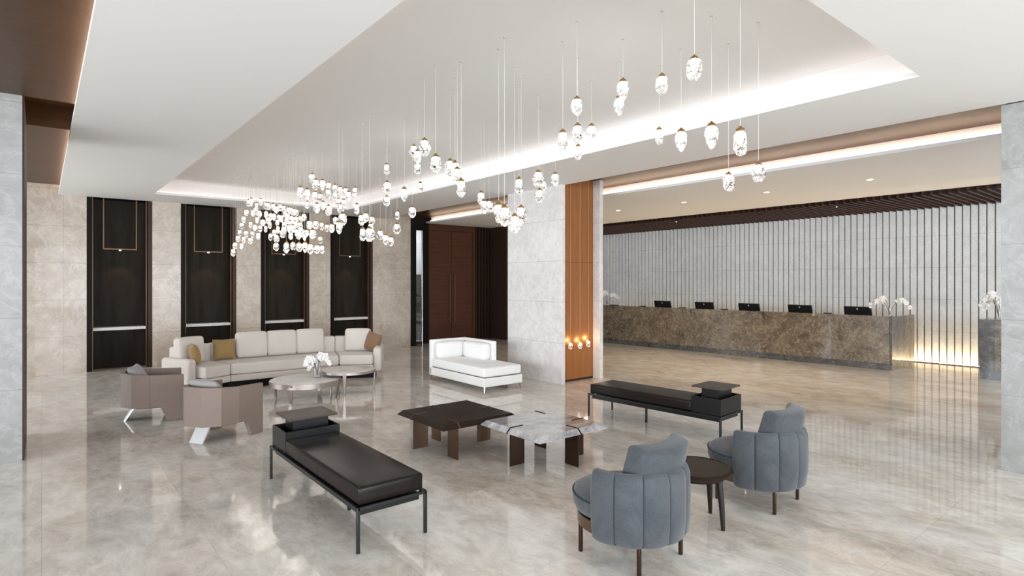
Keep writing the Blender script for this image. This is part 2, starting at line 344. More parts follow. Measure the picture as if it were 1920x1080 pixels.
# ---- stone column with walnut face
CX0, CX1, CY0, CY1 = 6.97, 8.03, 7.20, 8.69
c = thing('stone_column', 'square pale marble column with a recessed walnut front in the middle', 'column', (CX0, CY0, 0))
W = CX1-CX0; D = CY1-CY0
MB().box(0, .085, 0, D, 0, ZW).box(W-.09, W, 0, D, 0, ZW).box(.085, W-.09, .19, D, 0, ZW).build('stone_cladding', 'stone_col', c, bevel=.004)
MB().box(.085, W-.09, .165, .19, .04, ZW).build('walnut_panel', 'woodpanel', c)
MB().box(.085, W-.09, .17, .19, 0, .04).build('plinth', 'bronze', c)
MB().box(.085, W-.09, .162, .166, 2.136, 2.142).build('joint_line', 'bronze', c)
# ---- reception downlights
for k, y in enumerate((9.0, 7.2, 5.4, 3.65)):
    s_ = thing('recessed_downlight', 'small round recessed downlight in the reception ceiling, %s from the column' % ['first', 'second', 'third', 'fourth'][k], 'downlight', (10.57, y, ZI))
    MB().lathe([(.045, -.004), (.045, .0), (.055, .0), (.055, -.006)], 20, cap=False).build('trim_ring', 'white', s_)
    MB().lathe([(.044, -.003), (.044, -.001)], 20).build('lens', 'spot', s_)
    l = bpy.data.lights.new('downlight_beam', 'SPOT'); l.energy = 75; l.spot_size = R(130); l.spot_blend = 1; l.color = (1, .78, .55); l.shadow_soft_size = .04
    lo = bpy.data.objects.new('downlight_beam', l); C.objects.link(lo); lo.location = (10.57, y, ZI-.03)

FS = ((13.45, 11.1), (13.40, 9.35), (13.45, 7.4), (13.40, 5.3), (13.45, 3.4))
for k, (x, y) in enumerate(FS):
    s_ = thing('slat_spotlight', 'small spotlight set between the dark ceiling slats above the reception desk, %s from the column' % ['first', 'second', 'third', 'fourth', 'fifth'][k], 'spotlight', (x, y, 3.41))
    MB().lathe([(.05, 0), (.055, .004), (.055, .03), (.0, .03)], 20, cap=False).build('housing', 'bronze_l', s_)
    MB().lathe([(.03, .002), (.03, .006)], 16).build('lens', 'spot', s_)
area('slat_wall_fill', (14.55, 6.2, 3.63), (0, 0, 0), .35, 17, 150, (1, .93, .84))  # added area light hidden above the slats, brightens the fluted wall; spotlights cast none
# ---- reception desks
def desk(name, label, fl, fr, dark_w, back, y_end_hidden=False):
    # fl, fr: left and right ends of the front foot line (x, y)
    o = thing(name, label, 'reception desk', (0, 0, 0))
    n_ = Vector((fl[1]-fr[1], -(fl[0]-fr[0]))).normalized()
    if n_.x < 0: n_ = -n_
    fl2 = (fl[0]+n_.x*back, fl[1]+n_.y*back); fr2 = (fr[0]+n_.x*back, fr[1]+n_.y*back)
    def off(p, d_): return (p[0]+n_.x*d_, p[1]+n_.y*d_)
    return o, n_, off
o, n_, off = desk('reception_desk', 'long brown marble reception desk with monitors on it', (12.70, 12.3), (13.20, 4.22), .3, .75)
A, B = (12.70, 12.3), (13.20, 4.22)
MB().prism([off(A, .03), off(B, .03), off(B, .06), off(A, .06)], .13, 1.08, 0).build('front_panel', 'desk', o)
MB().prism([off(A, 0), off(B, 0), off(B, .02), off(A, .02)], 0, .13, 0, poly2=[off(A, .03), off(B, .03), off(B, .06), off(A, .06)]).build('plinth', 'deskdark', o)
MB().prism([off(A, .02), off(B, .02), off(B, .34), off(A, .34)], 1.07, 1.09, 0).build('counter_top', 'desk', o)
MB().prism([off(A, .35), off(B, .35), off(B, .75), off(A, .75)], .72, .75, 0).build('work_surface', 'desk', o)
e = (B[0]+.0, B[1]); MB().box(13.235, 14.0, 4.17, 4.215, 0, 1.08).build('end_panel', 'deskdark', o)
MB().box(14.0, 14.6, 4.18, 4.22, .0, 1.08).build('side_panel', 'desk', o)
A2, B2 = (13.38, 2.80), (13.42, -1.0)
o = thing('reception_desk', 'shorter brown marble reception desk beside the right pillar', 'reception desk', (0, 0, 0))
MB().box(13.41, 14.1, -1.0, 2.80, .13, 1.08).build('front_panel', 'desk', o)
MB().box(13.39, 14.1, -1.0, 2.81, 0, .13).build('plinth', 'deskdark', o)
MB().box(13.395, 13.44, 2.60, 2.815, .13, 1.085).build('end_panel', 'deskdark', o)
MB().box(13.39, 14.12, -1.0, 2.82, 1.08, 1.10).build('counter_top', 'desk', o)
# monitors seen from behind
M['mon'] = mat('black_monitor_shell', (.006, .006, .007), .35); M['emb'] = mat('silver_emblem', (.5, .5, .5), .4)
proto = None
ords = ['leftmost', 'second from the left', 'middle', 'second from the right', 'rightmost']
for k, y in enumerate((9.71, 8.47, 7.29, 6.10, 4.92)):
    x = 13.22 - (y-4.1)*.0634 + .42
    lab = 'black monitor seen from behind on the long reception desk, %s of five' % ords[k]
    if proto is None:
        proto = m_ = thing('monitor', lab, 'monitor', (x, y, .75))
        T = TR(0, 0, .32, 0, -14, 0)
        MB().box(-.018, .018, -.27, .27, -.14, .19, 0, T).build('screen_shell', 'mon', m_, bevel=.008)
        MB().lathe([(.018, 0), (.018, .002)], 16, T=T @ TR(-.019, 0, .14, 0, -90, 0)).build('emblem', 'emb', m_)
        MB().box(.0, .03, -.03, .03, 0, .36).build('stand_post', 'mon', m_)
        MB().box(-.06, .14, -.11, .11, 0, .012).build('stand_foot', 'mon', m_)
    else:
        m_ = copy_tree(proto); m_.location = (x, y, .75); m_['label'] = lab
for k, y in enumerate((11.19, 10.2, 8.97, 7.8, 5.43)):
    x = 13.22 - (y-4.1)*.0634 + .18
    t_ = thing('card_tray', 'small flat black card tray on the long desk, %s from the left' % ['first', 'second', 'third', 'fourth', 'fifth'][k], 'tray', (x, y, 1.09), 0)
    MB().box(-.06, .06, -.12 if k == 0 else -.07, .12 if k == 0 else .07, 0, .018).build('base', 'mon', t_, bevel=.003)

l = bpy.data.lights.new('passage_fill', 'AREA'); l.energy = 30; l.size = .5  # unseen fill light added to brighten the passage walls behind the glass
lo = bpy.data.objects.new('passage_fill', l); C.objects.link(lo); lo.location = (8.45, 16.2, 3.55)

# ================================================================== FURNITURE
M['cream'] = fabric('cream_upholstery', (.66, .60, .54), (.60, .545, .485))
M['chaise'] = fabric('white_upholstery', (.86, .84, .81), (.81, .79, .765))
M['mustard'] = fabric('mustard_velvet', (.34, .22, .09), (.27, .17, .07)); M['brownp'] = fabric('cognac_velvet', (.26, .15, .085), (.20, .11, .06))
M['greyp'] = fabric('grey_cushion_fabric', (.36, .34, .33)); M['taupe'] = fabric('taupe_leather_cloth', (.235, .18, .15), (.21, .16, .13), .55, 60, .05, .02)
M['taupein'] = mat('dark_brown_lining', (.10, .06, .05), .6)
M['velvet'] = mat('blue_grey_velvet', (.2, .22, .24), .75, sheen=.25, spec=.2); t = NT(M['velvet']); v = t.coord()
n = t.noise(v, 3.2, 7, .72, 1.2); n2 = t.noise(v, 160, 3, .6)
t.link(t.mix(.4, t.ramp(n, [(.3, (.026, .030, .036)), (.66, (.088, .096, .104))]), t.ramp(n2, [(.3, (.034, .038, .044)), (.7, (.088, .096, .104))])), t.b.inputs['Base Color']); t.bump(n2, .12, .003)
M['seam'] = mat('dark_seam', (.03, .035, .045), .9)
M['leather'] = mat('black_leather', (.012, .008, .0065), .27, spec=.2); t = NT(M['leather']); t.bump(t.noise(t.coord(), 180, 3, .6), .08, .002)
M['blackmetal'] = mat('black_lacquered_metal', (.018, .018, .018), .28, .3); M['lacq'] = mat('black_lacquer', (.010, .010, .010), .3, spec=.3)
M['traytop'] = wood('dark_veneer_tray', (.06, .043, .034), (.085, .062, .05), .3, 'x')
M['wenge'] = wood('wenge_table_top', (.011, .005, .003), (.020, .009, .005), .3, 'x'); M['wenge'].node_tree.nodes['Principled BSDF'].inputs['Specular IOR Level'].default_value = .22
M['platebronze'] = mat('brushed_bronze_plate', (.16, .10, .065), .30, .8); M['platedark'] = mat('dark_bronze_plate', (.055, .03, .02), .32, .75)
M['tabmarble'] = marble('grey_veined_marble', [(.28, (.13, .135, .15)), (.44, (.36, .35, .355)), (.58, (.55, .52, .515)), (.75, (.72, .70, .69))], .12, 2.6, vein=(.22, .22, .24), veinamt=.55, sc=(1, 1.8, 1), rot=(0, 0, .5), coat=.5)
M['satin'] = mat('pale_satin_steel', (.78, .77, .75), .35, .35); M['whitetop'] = marble('white_table_stone', [(.3, (.72, .68, .64)), (.7, (.84, .81, .78))], .3, 2)
M['steelrim'] = mat('brushed_nickel_rim', (.40, .34, .31), .36, .85); M['darkleg'] = mat('dark_walnut_leg', (.014, .009, .007), .35, spec=.25)
M['petal'] = mat('white_orchid_petal', (.86, .83, .79), .6); M['stem'] = mat('dark_green_stem', (.035, .05, .02), .6); M['pot'] = mat('clear_vase_glass', (1, 1, 1), .02, trans=1, ior=1.45)

# ---- long cream sofa in three angled sections
sofa = thing('sofa', 'long cream sofa of three angled sections along the dark niches', 'sofa', (3.33, 10.27, 0), R(-2.5))
HM, SL, SLL, A28, DP = .91, .60, .46, R(28), .90
def seg_T(k):   # k=-1 left, 0 middle, 1 right ; local u along front, v to the back
    if k == 0: return Matrix.Identity(4)
    if k == 1: return Matrix.Translation((HM, 0, 0)) @ Matrix.Rotation(-A28, 4, 'Z')
    return Matrix.Translation((-HM, 0, 0)) @ Matrix.Rotation(A28, 4, 'Z')
tj = math.tan(A28/2)
def sect(k, v0, v1, g=.004):
    if k == 0: return [(-HM - v0*tj + g, v0), (HM + v0*tj - g, v0), (HM + v1*tj - g, v1), (-HM - v1*tj + g, v1)]
    if k == 1: return [(-v0*tj + g, v0), (SL, v0), (SL, v1), (-v1*tj + g, v1)]
    return [(-SLL, v0), (v0*tj - g, v0), (v1*tj - g, v1), (-SLL, v1)]
for k in (-1, 0, 1):
    T = seg_T(k)
    MB().prism(sect(k, .10, DP-.05), 0, .14, 0, T).build('plinth', 'black', sofa)
    MB().prism(sect(k, .0, DP-.02), .14, .245, 0, T).build('base', 'cream', sofa, bevel=.012)
    MB().prism(sect(k, -.005, DP-.2), .25, .435, 0, T).build('seat', 'cream', sofa, bevel=.035, seg=3)
    MB().prism(sect(k, DP-.18, DP, .001), .14, .72, 0, T).build('backrest', 'cream', sofa, bevel=.03, seg=3)
for k in (-1, 1):
    T = seg_T(k); x0, x1 = (SL, SL+.15) if k == 1 else (-SLL-.14, -SLL)
    MB().prism_y([(x0, .12), (x1, .12), (x1, .56), (x0, .56)], .20 if k < 0 else .06, DP, 0, T).build('arm', 'cream', sofa, bevel=.05, seg=4)
def sofacush(name, k, u0, u1, z1, lab, cat_mat='cream'):
    T = seg_T(k) @ TR((u0+u1)/2, .665, .435, -7, 0, 0)
    return MB().soft(-(u1-u0)/2, (u1-u0)/2, -.10, .09, .01, z1-.435, .05, (.01, .02, .01), 0, T).build(name, cat_mat, sofa)
for u0, u1 in ((-.70, -.19), (-.185, .325), (.33, .84)): sofacush('back_cushion', 0, u0, u1, .89, '')
sofacush('back_cushion', 1, .02, .50, .87, ''); sofacush('back_cushion', -1, -.47, -.02, .87, '')
def throw(lab, k, u, v_, wd, m, rx=-14, rz=0, z=.445, rr=0):
    o = MB().pillow(wd, wd, .15).build('throw_pillow', m); o.matrix_world = sofa_M @ seg_T(k) @ TR(u, v_, z+wd/2-.01, rx, rr, rz)
    return tag(o, lab, 'pillow')
sofa_M = Matrix.Translation(sofa.location) @ Matrix.Rotation(R(-2.5), 4, 'Z')
throw('mustard throw pillow between the tall back cushions of the cream sofa', 0, -.90, .62, .36, 'mustard')
throw('cognac brown throw pillow tilted at the right end of the cream sofa', 1, .62-.06, .50, .37, 'brownp', -12, -42, .445, 12)
throw('tan throw pillow seen edge-on at the left arm of the cream sofa', -1, -.36, .40, .32, 'mustard', -12, 62, .47)

# ---- white chaise
ch = thing('chaise_longue', 'off-white corner chaise longue with slim legs in front of the marble column', 'chaise', (5.49, 7.45, 0), R(-.5))
CW, CL = .80, 1.72
MB().box(0, CW, 0, CL, .09, .235).build('base', 'chaise', ch, bevel=.012)
MB().soft(.0, CW-.02, .0, CL-.10, .245, .40, .035, (0, 0, .012)).build('seat_cushion', 'chaise', ch)
MB().box(0, CW, CL-.10, CL, .09, .73).build('backrest', 'chaise', ch, bevel=.018, seg=3)
MB().box(CW-.09, CW, CL-1.0, CL-.10, .09, .73).build('side_arm', 'chaise', ch, bevel=.018, seg=3)
MB().box(.02, CW-.02, .02, CL-.02, .236, .246).build('piping', 'seam', ch)
MB().soft(.05, .66, CL-.27, CL-.10, .40, .69, .06, (.01, .02, .015)).build('back_cushion', 'chaise', ch)
MB().soft(CW-.26, CW-.09, CL-.96, CL-.28, .40, .69, .06, (.02, .01, .015)).build('back_cushion', 'chaise', ch)
for x, y in ((.04, .04), (CW-.04, .04), (.04, CL-.04), (CW-.04, CL-.04)):
    sx = -1 if x < .3 else 1; sy = -1 if y < .5 else 1
    MB().tube([(x, y, .10), (x+sx*.02, y+sy*.02, 0)], [.014, .008], 8).build('leg', 'platebronze' if y > .5 or x > .3 else 'chrome', ch)

# ---- round white tables
def round_table(lab, cx, cy, r, z, hgt, legs, lw):
    t_ = thing('coffee_table', lab, 'coffee table', (cx, cy, 0), 0)
    MB().lathe([(r-.012, z-.012), (r-.004, z-.004), (r-.012, z)], 64).build('table_top', 'whitetop', t_)
    MB().lathe([(r-.02, z-hgt), (r, z-hgt+.004), (r, z-.006), (r-.005, z-.003), (r-.014, z-.004)], 64).build('rim', 'steelrim', t_)
    for a in legs:
        T = TR(0, 0, 0, 0, 0, a)
        MB().add([(r*.96, -lw, z-.012), (r*.96, lw, z-.012), (r*.90, lw*.35, 0), (r*.90, -lw*.35, 0), (r*1.006, -lw, z-.012), (r*1.006, lw, z-.012), (r*.94, lw*.35, 0), (r*.94, -lw*.35, 0)],
                 [(0, 1, 2, 3), (4, 7, 6, 5), (0, 4, 5, 1), (1, 5, 6, 2), (2, 6, 7, 3), (3, 7, 4, 0)], 0, T).build('leg', 'steelrim', t_, bevel=.003)
round_table('low round white stone coffee table with a vase of orchids on it', 3.18, 8.97, .53, .285, .085, (45, 135, 225, 315), .055)
round_table('taller round white stone side table overlapping the low round table', 3.88, 8.98, .425, .365, .045, (-22, -122, 112), .03)

# ---- taupe tub chairs
def tub(lab, loc, rz, sy=1):
    o = thing('tub_armchair', lab, 'armchair', loc, R(rz)); o.scale = (.97, sy, 1)
    th = .055
    for s in (-1, 1):
        poly = [(.36, 0), (.36, .585), (-.03, .60), (-.03, .19), (.09, .19), (.17, 0)]
        MB().prism_y(poly, s*.36, s*(.36-th)).build('side_panel', 'taupe', o, bevel=.008)
    out = [(-.03, -.36), (-.23, -.30), (-.35, -.13), (-.36, .13), (-.23, .30), (-.03, .36)]
    inn = [(-.03, -.305), (-.205, -.255), (-.305, -.105), (-.305, .105), (-.205, .255), (-.03, .305)]
    mb = MB()
    for i in range(5):
        a, b, c_, d_ = out[i], out[i+1], inn[i+1], inn[i]
        za = .60 + .025*min(1, (-.03-a[0])/.33); zb = .60 + .025*min(1, (-.03-b[0])/.33)
        vs = [(*a, .19), (*b, .19), (*c_, .19), (*d_, .19), (*a, za), (*b, zb), (*c_, zb), (*d_, za)]
        mb.add(vs, [(0, 1, 2, 3), (4, 7, 6, 5), (0, 4, 5, 1), (1, 5, 6, 2), (2, 6, 7, 3), (3, 7, 4, 0)])
    mb.build('back_shell', 'taupe', o, angle=12)
    MB().prism([(-.26, -.10), (-.18, -.24), (-.03, -.29), (.33, -.29), (.33, .29), (-.03, .29), (-.18, .24), (-.26, .10)], .17, .22).build('seat_base', 'taupein', o)
    MB().prism([(-.26, -.10), (-.18, -.24), (-.03, -.295), (.345, -.295), (.345, .295), (-.03, .295), (-.18, .24), (-.26, .10)], .222, .40).build('seat_cushion', 'taupein', o, bevel=.025, seg=3)
    MB().add([(-.18, -.10, .19), (-.18, .10, .19), (-.30, .10, 0), (-.30, -.10, 0), (-.20, -.10, .19), (-.20, .10, .19), (-.32, .10, 0), (-.32, -.10, 0)],
             [(0, 1, 2, 3), (4, 7, 6, 5), (0, 4, 5, 1), (1, 5, 6, 2), (2, 6, 7, 3), (3, 7, 4, 0)]).build('rear_leg', 'satin', o)
    MB().box(-.22, .12, -.02, .02, .15, .18).build('bracket', 'black', o)
    return o
tub('taupe faceted tub armchair at the far left, beside the first niche', (1.134, 8.93, 0), -7)
tub('taupe faceted tub armchair turned towards the round tables, steel leg in view', (1.585, 7.345, 0), 32, .93)
def loosep(lab, x, y, z, w_, th, m, rx, rz, h=None, ry=0):
    o = MB().pillow(w_, h or w_, th).build('lumbar_pillow', m, loc=(x, y, z), rot=None)
    o.matrix_world = TR(x, y, z, rx, ry, rz); return tag(o, lab, 'pillow')
loosep('light grey pillow leaning in the far left taupe armchair', 1.00, 9.04, .535, .40, .13, 'greyp', -28, 70, .34)
loosep('pale grey pillow lying in the nearer taupe armchair', 1.50, 7.36, .535, .46, .13, 'greyp', -40, 118, .34)

# ---- black leather benches
def bench(lab, loc, rz):
    o = thing('bench', lab, 'bench', loc, R(rz)); w_, L = .255, .93
    fr = MB()
    for s in (-1, 1): fr.box(s*w_-.011, s*w_+.011, -L, L, .283, .303).box(-w_, w_, s*L-.011, s*L+.011, .283, .303)
    for y in (-.45, .1, .5): fr.box(-w_, w_, y-.01, y+.01, .283, .298)
    fr.build('frame', 'blackmetal', o)
    for x in (-w_, w_):
        for y in (-L, L): MB().box(x-.011, x+.011, y-.011, y+.011, 0, .303).build('leg', 'blackmetal', o, bevel=.002)
    MB().box(-.011, .011, -.21, -.188, 0, .29).build('leg', 'blackmetal', o)
    MB().box(-w_+.03, w_-.03, -L+.035, L-.035, .235, .283).build('apron', 'lacq', o)
    MB().soft(-w_+.008, w_-.008, -L+.01, .565, .306, .428, .022, (0, 0, .010)).build('seat_cushion', 'leather', o)
    b = MB().box(-w_+.012, w_-.012, .57, .58, .306, .49).box(-w_+.012, w_-.012, L-.012, L-.002, .306, .49)
    b.box(-w_+.012, -w_+.022, .58, L-.012, .306, .49).box(w_-.022, w_-.012, .58, L-.012, .306, .49).box(-w_+.02, w_-.02, .58, L-.012, .306, .33)
    b.build('tray_box', 'lacq', o)
    MB().box(-.15, .17, .66, .86, .33, .583).build('tray_support', 'lacq', o)
    MB().box(-.215, .215, .555, .93, .583, .602).build('tray_top', 'traytop', o, bevel=.002)
    return o
bench('black leather bench with a raised tray at its far end, nearest to the camera', (1.875, 4.53, 0), 0)
bench('black leather bench with tray end beside the grey velvet armchairs', (5.985, 4.425, 0), 183.8)

# ---- square tables with plate legs
def sqtable(name, lab, cx, cy, hw, zt, mtop, mleg, mstrap, legs):
    o = thing(name, lab, 'coffee table', (cx, cy, 0)); i_ = .045; e = zt-.042
    q = lambda a: [(-a, -a), (a, -a), (a, a), (-a, a)]
    MB().prism(q(hw), e-.008, e, 0).prism(q(hw), e, zt, 0, None, q(hw-i_)).build('table_top', mtop, o)
    for (side, c0) in legs:      # plate starts at the edge on that side and runs inward
        T = {'L': TR(0, 0, 0, 0, 0, 0), 'F': TR(0, 0, 0, 0, 0, 90), 'R': TR(0, 0, 0, 0, 0, 180), 'B': TR(0, 0, 0, 0, 0, -90)}[side]
        cc = {'L': c0-cy, 'F': -(c0-cx), 'R': -(c0-cy), 'B': c0-cx}[side]
        MB().box(-hw+.035, -hw+.215, cc-.006, cc+.006, 0, e-.008, 0, T).build('leg', mleg, o)
        MB().prism_y([(-hw+.03, e-.01), (-hw-.004, e-.01), (-hw-.004, e+.002), (-hw+i_-.002, zt+.005), (-hw+.20, zt+.005), (-hw+.20, zt), (-hw+i_, zt), (-hw, e), (-hw, e-.006), (-hw+.03, e-.006)], cc-.006, cc+.006, 0, T).build('strap', mstrap, o)
sqtable('coffee_table', 'square dark wenge coffee table with bronze plate legs', 3.52, 5.28, .47, .375, 'wenge', 'platebronze', 'platebronze', (('L', 5.46), ('F', 3.245), ('R', 5.25), ('B', 3.47)))
sqtable('coffee_table', 'square grey veined marble coffee table with dark plate legs', 3.945, 4.34, .455, .375, 'tabmarble', 'platedark', 'black', (('L', 4.36), ('F', 4.02), ('R', 4.19), ('B', 4.20)))

# ---- grey velvet barrel chairs
def barrel(lab, loc, rz, group=None):
    o = thing('barrel_armchair', lab, 'armchair', loc, R(rz))
    vs = []; fs = []; A0, A1 = R(172), R(372); n = 154; ns = 7; seams = []
    for i in range(n+1):
        f = i/n; a = A0 + (A1-A0)*f; q = (f*ns) % 1.0; sc = .02*(math.sin(math.pi*q)**.4)
        if i in (0, n): sc = 0
        en = min(f, 1-f)*n; pin = 0 if en > 3 else (1-en/3)*.02
        ro = .352 + sc - pin*.5; ri = .298 + pin*.5
        prof = [(ri+.02, .185), (ro-.035, .175+pin), (ro-.008, .20), (ro+.004, .30), (ro+.006, .45), (ro+.002, .57), (ro-.012, .612), (ro-.030, .625-pin), (ri+.010, .622-pin), (ri, .60), (ri, .30), (ri+.004, .20)]
        vs += [(r*math.cos(a), r*math.sin(a), z) for r, z in prof]
    k = 12
    for i in range(n):
        for j in range(k): fs.append((i*k+j, (i+1)*k+j, (i+1)*k+(j+1) % k, i*k+(j+1) % k))
    fs += [tuple(range(k)), tuple(reversed(range(n*k, n*k+k)))]
    MB().add(vs, fs).build('barrel_shell', 'velvet', o, angle=50)
    sm = MB()
    for s in range(1, ns):
        a = A0 + (A1-A0)*s/ns; sm.tube([((.352+d_)*math.cos(a), (.352+d_)*math.sin(a), z) for d_, z in ((-.03, .177), (-.006, .199), (.006, .30), (.008, .45), (.004, .57), (-.009, .612))],   .0034, 6)
    sm.build('seam', 'seam', o)
    MB().lathe([(.0, .285), (.30, .285), (.335, .30), (.35, .335), (.353, .375), (.343, .41), (.315, .43), (.22, .44), (.0, .445)], 56, T=TR(0, .045, 0), cap=False).build('seat_cushion', 'velvet', o, angle=60)
    MB().lathe([(.345, .345), (.356, .348), (.356, .352), (.345, .355)], 56, T=TR(0, .045, .05), cap=False).build('piping', 'seam', o)
    MB().lathe([(.325, .20), (.325, .275), (.30, .275), (.30, .20)], 48, T=TR(0, .04, 0)).build('base_frame', 'platebronze', o)
    for x, y in ((-.225, -.23), (.225, -.23), (-.235, .235), (.235, .235)):
        MB().box(x-.011, x+.011, y-.011, y+.011, 0, .205).lathe([(.013, 0), (.013, .006)], 10, T=TR(x, y, 0)).build('leg', 'platedark', o, bevel=.002)
    # curved bolster lying on the shell
    b = MB().soft(-.245, .245, -.075, .075, -.14, .14, .035, (.0, .012, .012), n=10)
    v2 = []
    for x, y, z in b.v: v2.append((x, y + 1.15*x*x, z))
    b.v = v2; T = TR(.02, -.235, .625, 16, 0, 0); b.v = [tuple(T @ Vector(p)) for p in b.v]
    b.build('back_bolster', 'velvet', o, angle=50)
    return o
barrel('blue-grey velvet barrel armchair nearest the camera, left of the small round table', (3.03, 2.47, 0), 2)
barrel('blue-grey velvet barrel armchair behind the small round table, in front of the right bench', (4.59, 2.42, 0), 4)

# ---- small round wooden table
s_ = thing('side_table', 'small round dark walnut side table between the velvet armchairs', 'side table', (3.80, 2.49, 0), R(3))
MB().lathe([(.20, .345), (.215, .35), (.22, .375), (.255, .38), (.268, .388), (.270, .402), (.262, .412), (.25, .415), (.245, .411), (0, .411)], 64, cap=False).build('table_top', 'wenge', s_)
for a in (-90, 0, 90, 180):
    T = TR(0, 0, 0, 0, 0, a); MB().tube([(.185, 0, .38), (.21, 0, .19), (.222, 0, 0)], [.026, .021, .014], 14, 0, T).build('leg', 'darkleg', s_)

# ---- orchids
def petals(mb, T, s):
    for k in range(5):
        a = 72*k + 90; wd = .55 if k in (1, 4) else .42; P = []
        for j in range(9):
            q = 2*math.pi*j/8 if j < 8 else 0
        ring = [(.5+.5*math.cos(2*math.pi*j/8), wd*.5*math.sin(2*math.pi*j/8)) for j in range(8)]
        vs = [(x*s, y*s*1.6, .18*s*x*x) for x, y in ring] + [(.5*s, 0, .09*s)]
        mb.add(vs, [(j, (j+1) % 8, 8) for j in range(8)], 0, T @ TR(0, 0, 0, 0, 0, a))
    mb.lathe([(.12*s, 0), (.14*s, .10*s), (.05*s, .22*s)], 7, 1, T)
M['lipc'] = mat('pale_yellow_lip', (.70, .58, .38), .6)
mbf = MB(); petals(mbf, Matrix.Identity(4), .052); FL = None
def orchid(lab, loc, rz, sprays, vase_h, vase_r, group=None, nfl=9):
    global FL
    o = thing('orchid_arrangement', lab, 'orchids', loc, R(rz)); rnd = random.Random(hash(lab) % 1000 if False else len(lab)*7+int(loc[1]*10))
    MB().lathe([(vase_r*.8, 0), (vase_r, .004), (vase_r, vase_h), (vase_r-.004, vase_h), (vase_r-.004, .012), (0, .012)], 24, cap=False).build('vase', 'pot', o)
    for (dx, dy, hh, droop) in sprays:
        pts = []
        for i in range(13):
            f = i/12; x = dx*f**1.25; y = dy*f**1.25; z = .02 + (hh-.02)*(math.sin(min(1, f/.62)*math.pi/2)) - (droop*((f-.62)/.38)**2 if f > .62 else 0)
            pts.append((x, y, z))
        st = MB().tube(pts, [.004]*8+[.003]*5, 6).build('stem', 'stem', o)
        for k in range(nfl):
            f = .46 + .54*k/(nfl-1); i = min(11, int(f*12)); p = Vector(pts[i]).lerp(Vector(pts[i+1]), f*12-i)
            sz = 1.15 - .5*max(0, f-.75)/.25
            T = Matrix.Translation((p.x+rnd.uniform(-.02, .02), p.y+rnd.uniform(-.02, .02), p.z+rnd.uniform(-.035, .012))) @ Matrix.Rotation(R(-39+rnd.uniform(-45, 45))-R(rz), 4, 'Z') @ Matrix.Rotation(R(90+rnd.uniform(-25, 25)), 4, 'X') @ Matrix.Rotation(R(rnd.uniform(-40, 40)), 4, 'Z') @ Matrix.Scale(sz, 4)
            if FL is None: fo = mbf.build('flower', ['petal', 'lipc'], o); FL = fo
            else: fo = bpy.data.objects.new('flower', FL.data); C.objects.link(fo); fo.parent = o
            fo.matrix_local = T
    return o
orchid('white orchids in a clear glass vase on the low round table', (3.36, 8.98, .286), 0, ((-.17, .06, .30, .10), (-.12, .0, .27, .10), (.17, -.08, .33, .10), (.10, .03, .34, .06)), .26, .055, nfl=8)
orchid('white orchids at the far left end of the long reception desk', (12.98, 11.45, 1.09), 0, ((.0, .42, .34, .14), (.05, -.38, .32, .1), (0, .2, .38, .05)), .14, .045)
orchid('white orchids arching both ways near the right end of the long desk', (13.42, 4.27, 1.09), 0, ((.0, .36, .33, .13), (.02, -.36, .33, .16), (0, .22, .36, .05)), .16, .03)
orchid('white orchids on the shorter desk beside the right pillar', (13.62, 2.58, 1.10), 0, ((-.05, .25, .42, .16), (.0, .16, .46, .1), (-.05, -.05, .36, .2), (.05, .22, .36, .2)), .16, .035)
l = None

# ================================================================== PENDANTS
M['crystal'] = mat('faceted_clear_crystal', (1, 1, 1), .06, trans=1, ior=1.42); M['brass'] = mat('aged_brass_cap', (.42, .28, .11), .3, 1)
M['bulb'] = mat('frosted_led_bulb', (1, 1, 1), .5, emit=(1, .94, .86), es=1.5); M['cord'] = mat('pale_cord', (.62, .58, .54), .5)
def crystal(seed, prof, n, jit):
    rnd = random.Random(seed); vs = []; fs = []
    for k, (r, z) in enumerate(prof):
        for i in range(n):
            a = 2*math.pi*(i + .5*(k % 2))/n; rr = r*(1+rnd.uniform(-jit, jit)); vs.append((rr*math.cos(a), rr*math.sin(a), z+rnd.uniform(-.03, .03)*(0 < k < len(prof)-1)))
    for k in range(len(prof)-1):
        for i in range(n):
            a, b, c_, d_ = k*n+i, k*n+(i+1) % n, (k+1)*n+(i+1) % n, (k+1)*n+i
            fs += [(a, b, d_), (b, c_, d_)] if k % 2 else [(a, b, c_), (a, c_, d_)]
    fs += [tuple(range(n)), tuple(reversed(range((len(prof)-1)*n, len(prof)*n)))]
    return MB().add(vs, fs)
PR = [[(.15, 0), (.28, -.14), (.33, -.42), (.31, -.72), (.16, -.93), (.05, -1)],
      [(.15, 0), (.24, -.12), (.27, -.36), (.25, -.66), (.12, -.92), (.03, -1)],
      [(.17, 0), (.33, -.16), (.38, -.46), (.36, -.74), (.2, -.97), (.12, -1)],
      [(.14, 0), (.22, -.16), (.26, -.48), (.27, -.70), (.18, -.92), (.06, -1)]]
KIT = []
for k, p in enumerate(PR):
    me = crystal(k+3, p, 7, .13).build('crystal_shade', 'crystal', flat=True); bpy.data.objects.remove(me); KIT.append(bpy.data.meshes['crystal_shade' if k == 0 else 'crystal_shade.%03d' % k])
cap = MB().lathe([(.03, 1.1), (.06, 1.0), (.07, .82), (.17, .6), (.215, .25), (.215, -.05), (0, -.05)], 14, cap=False).build('cap', 'brass'); CAPM = cap.data; bpy.data.objects.remove(cap)
blb = MB().lathe([(.0, .02), (.08, .0), (.14, -.08), (.15, -.22), (.11, -.34), (.05, -.40), (.0, -.41)], 10, cap=False).build('bulb', 'bulb'); BULM = blb.data; bpy.data.objects.remove(blb)
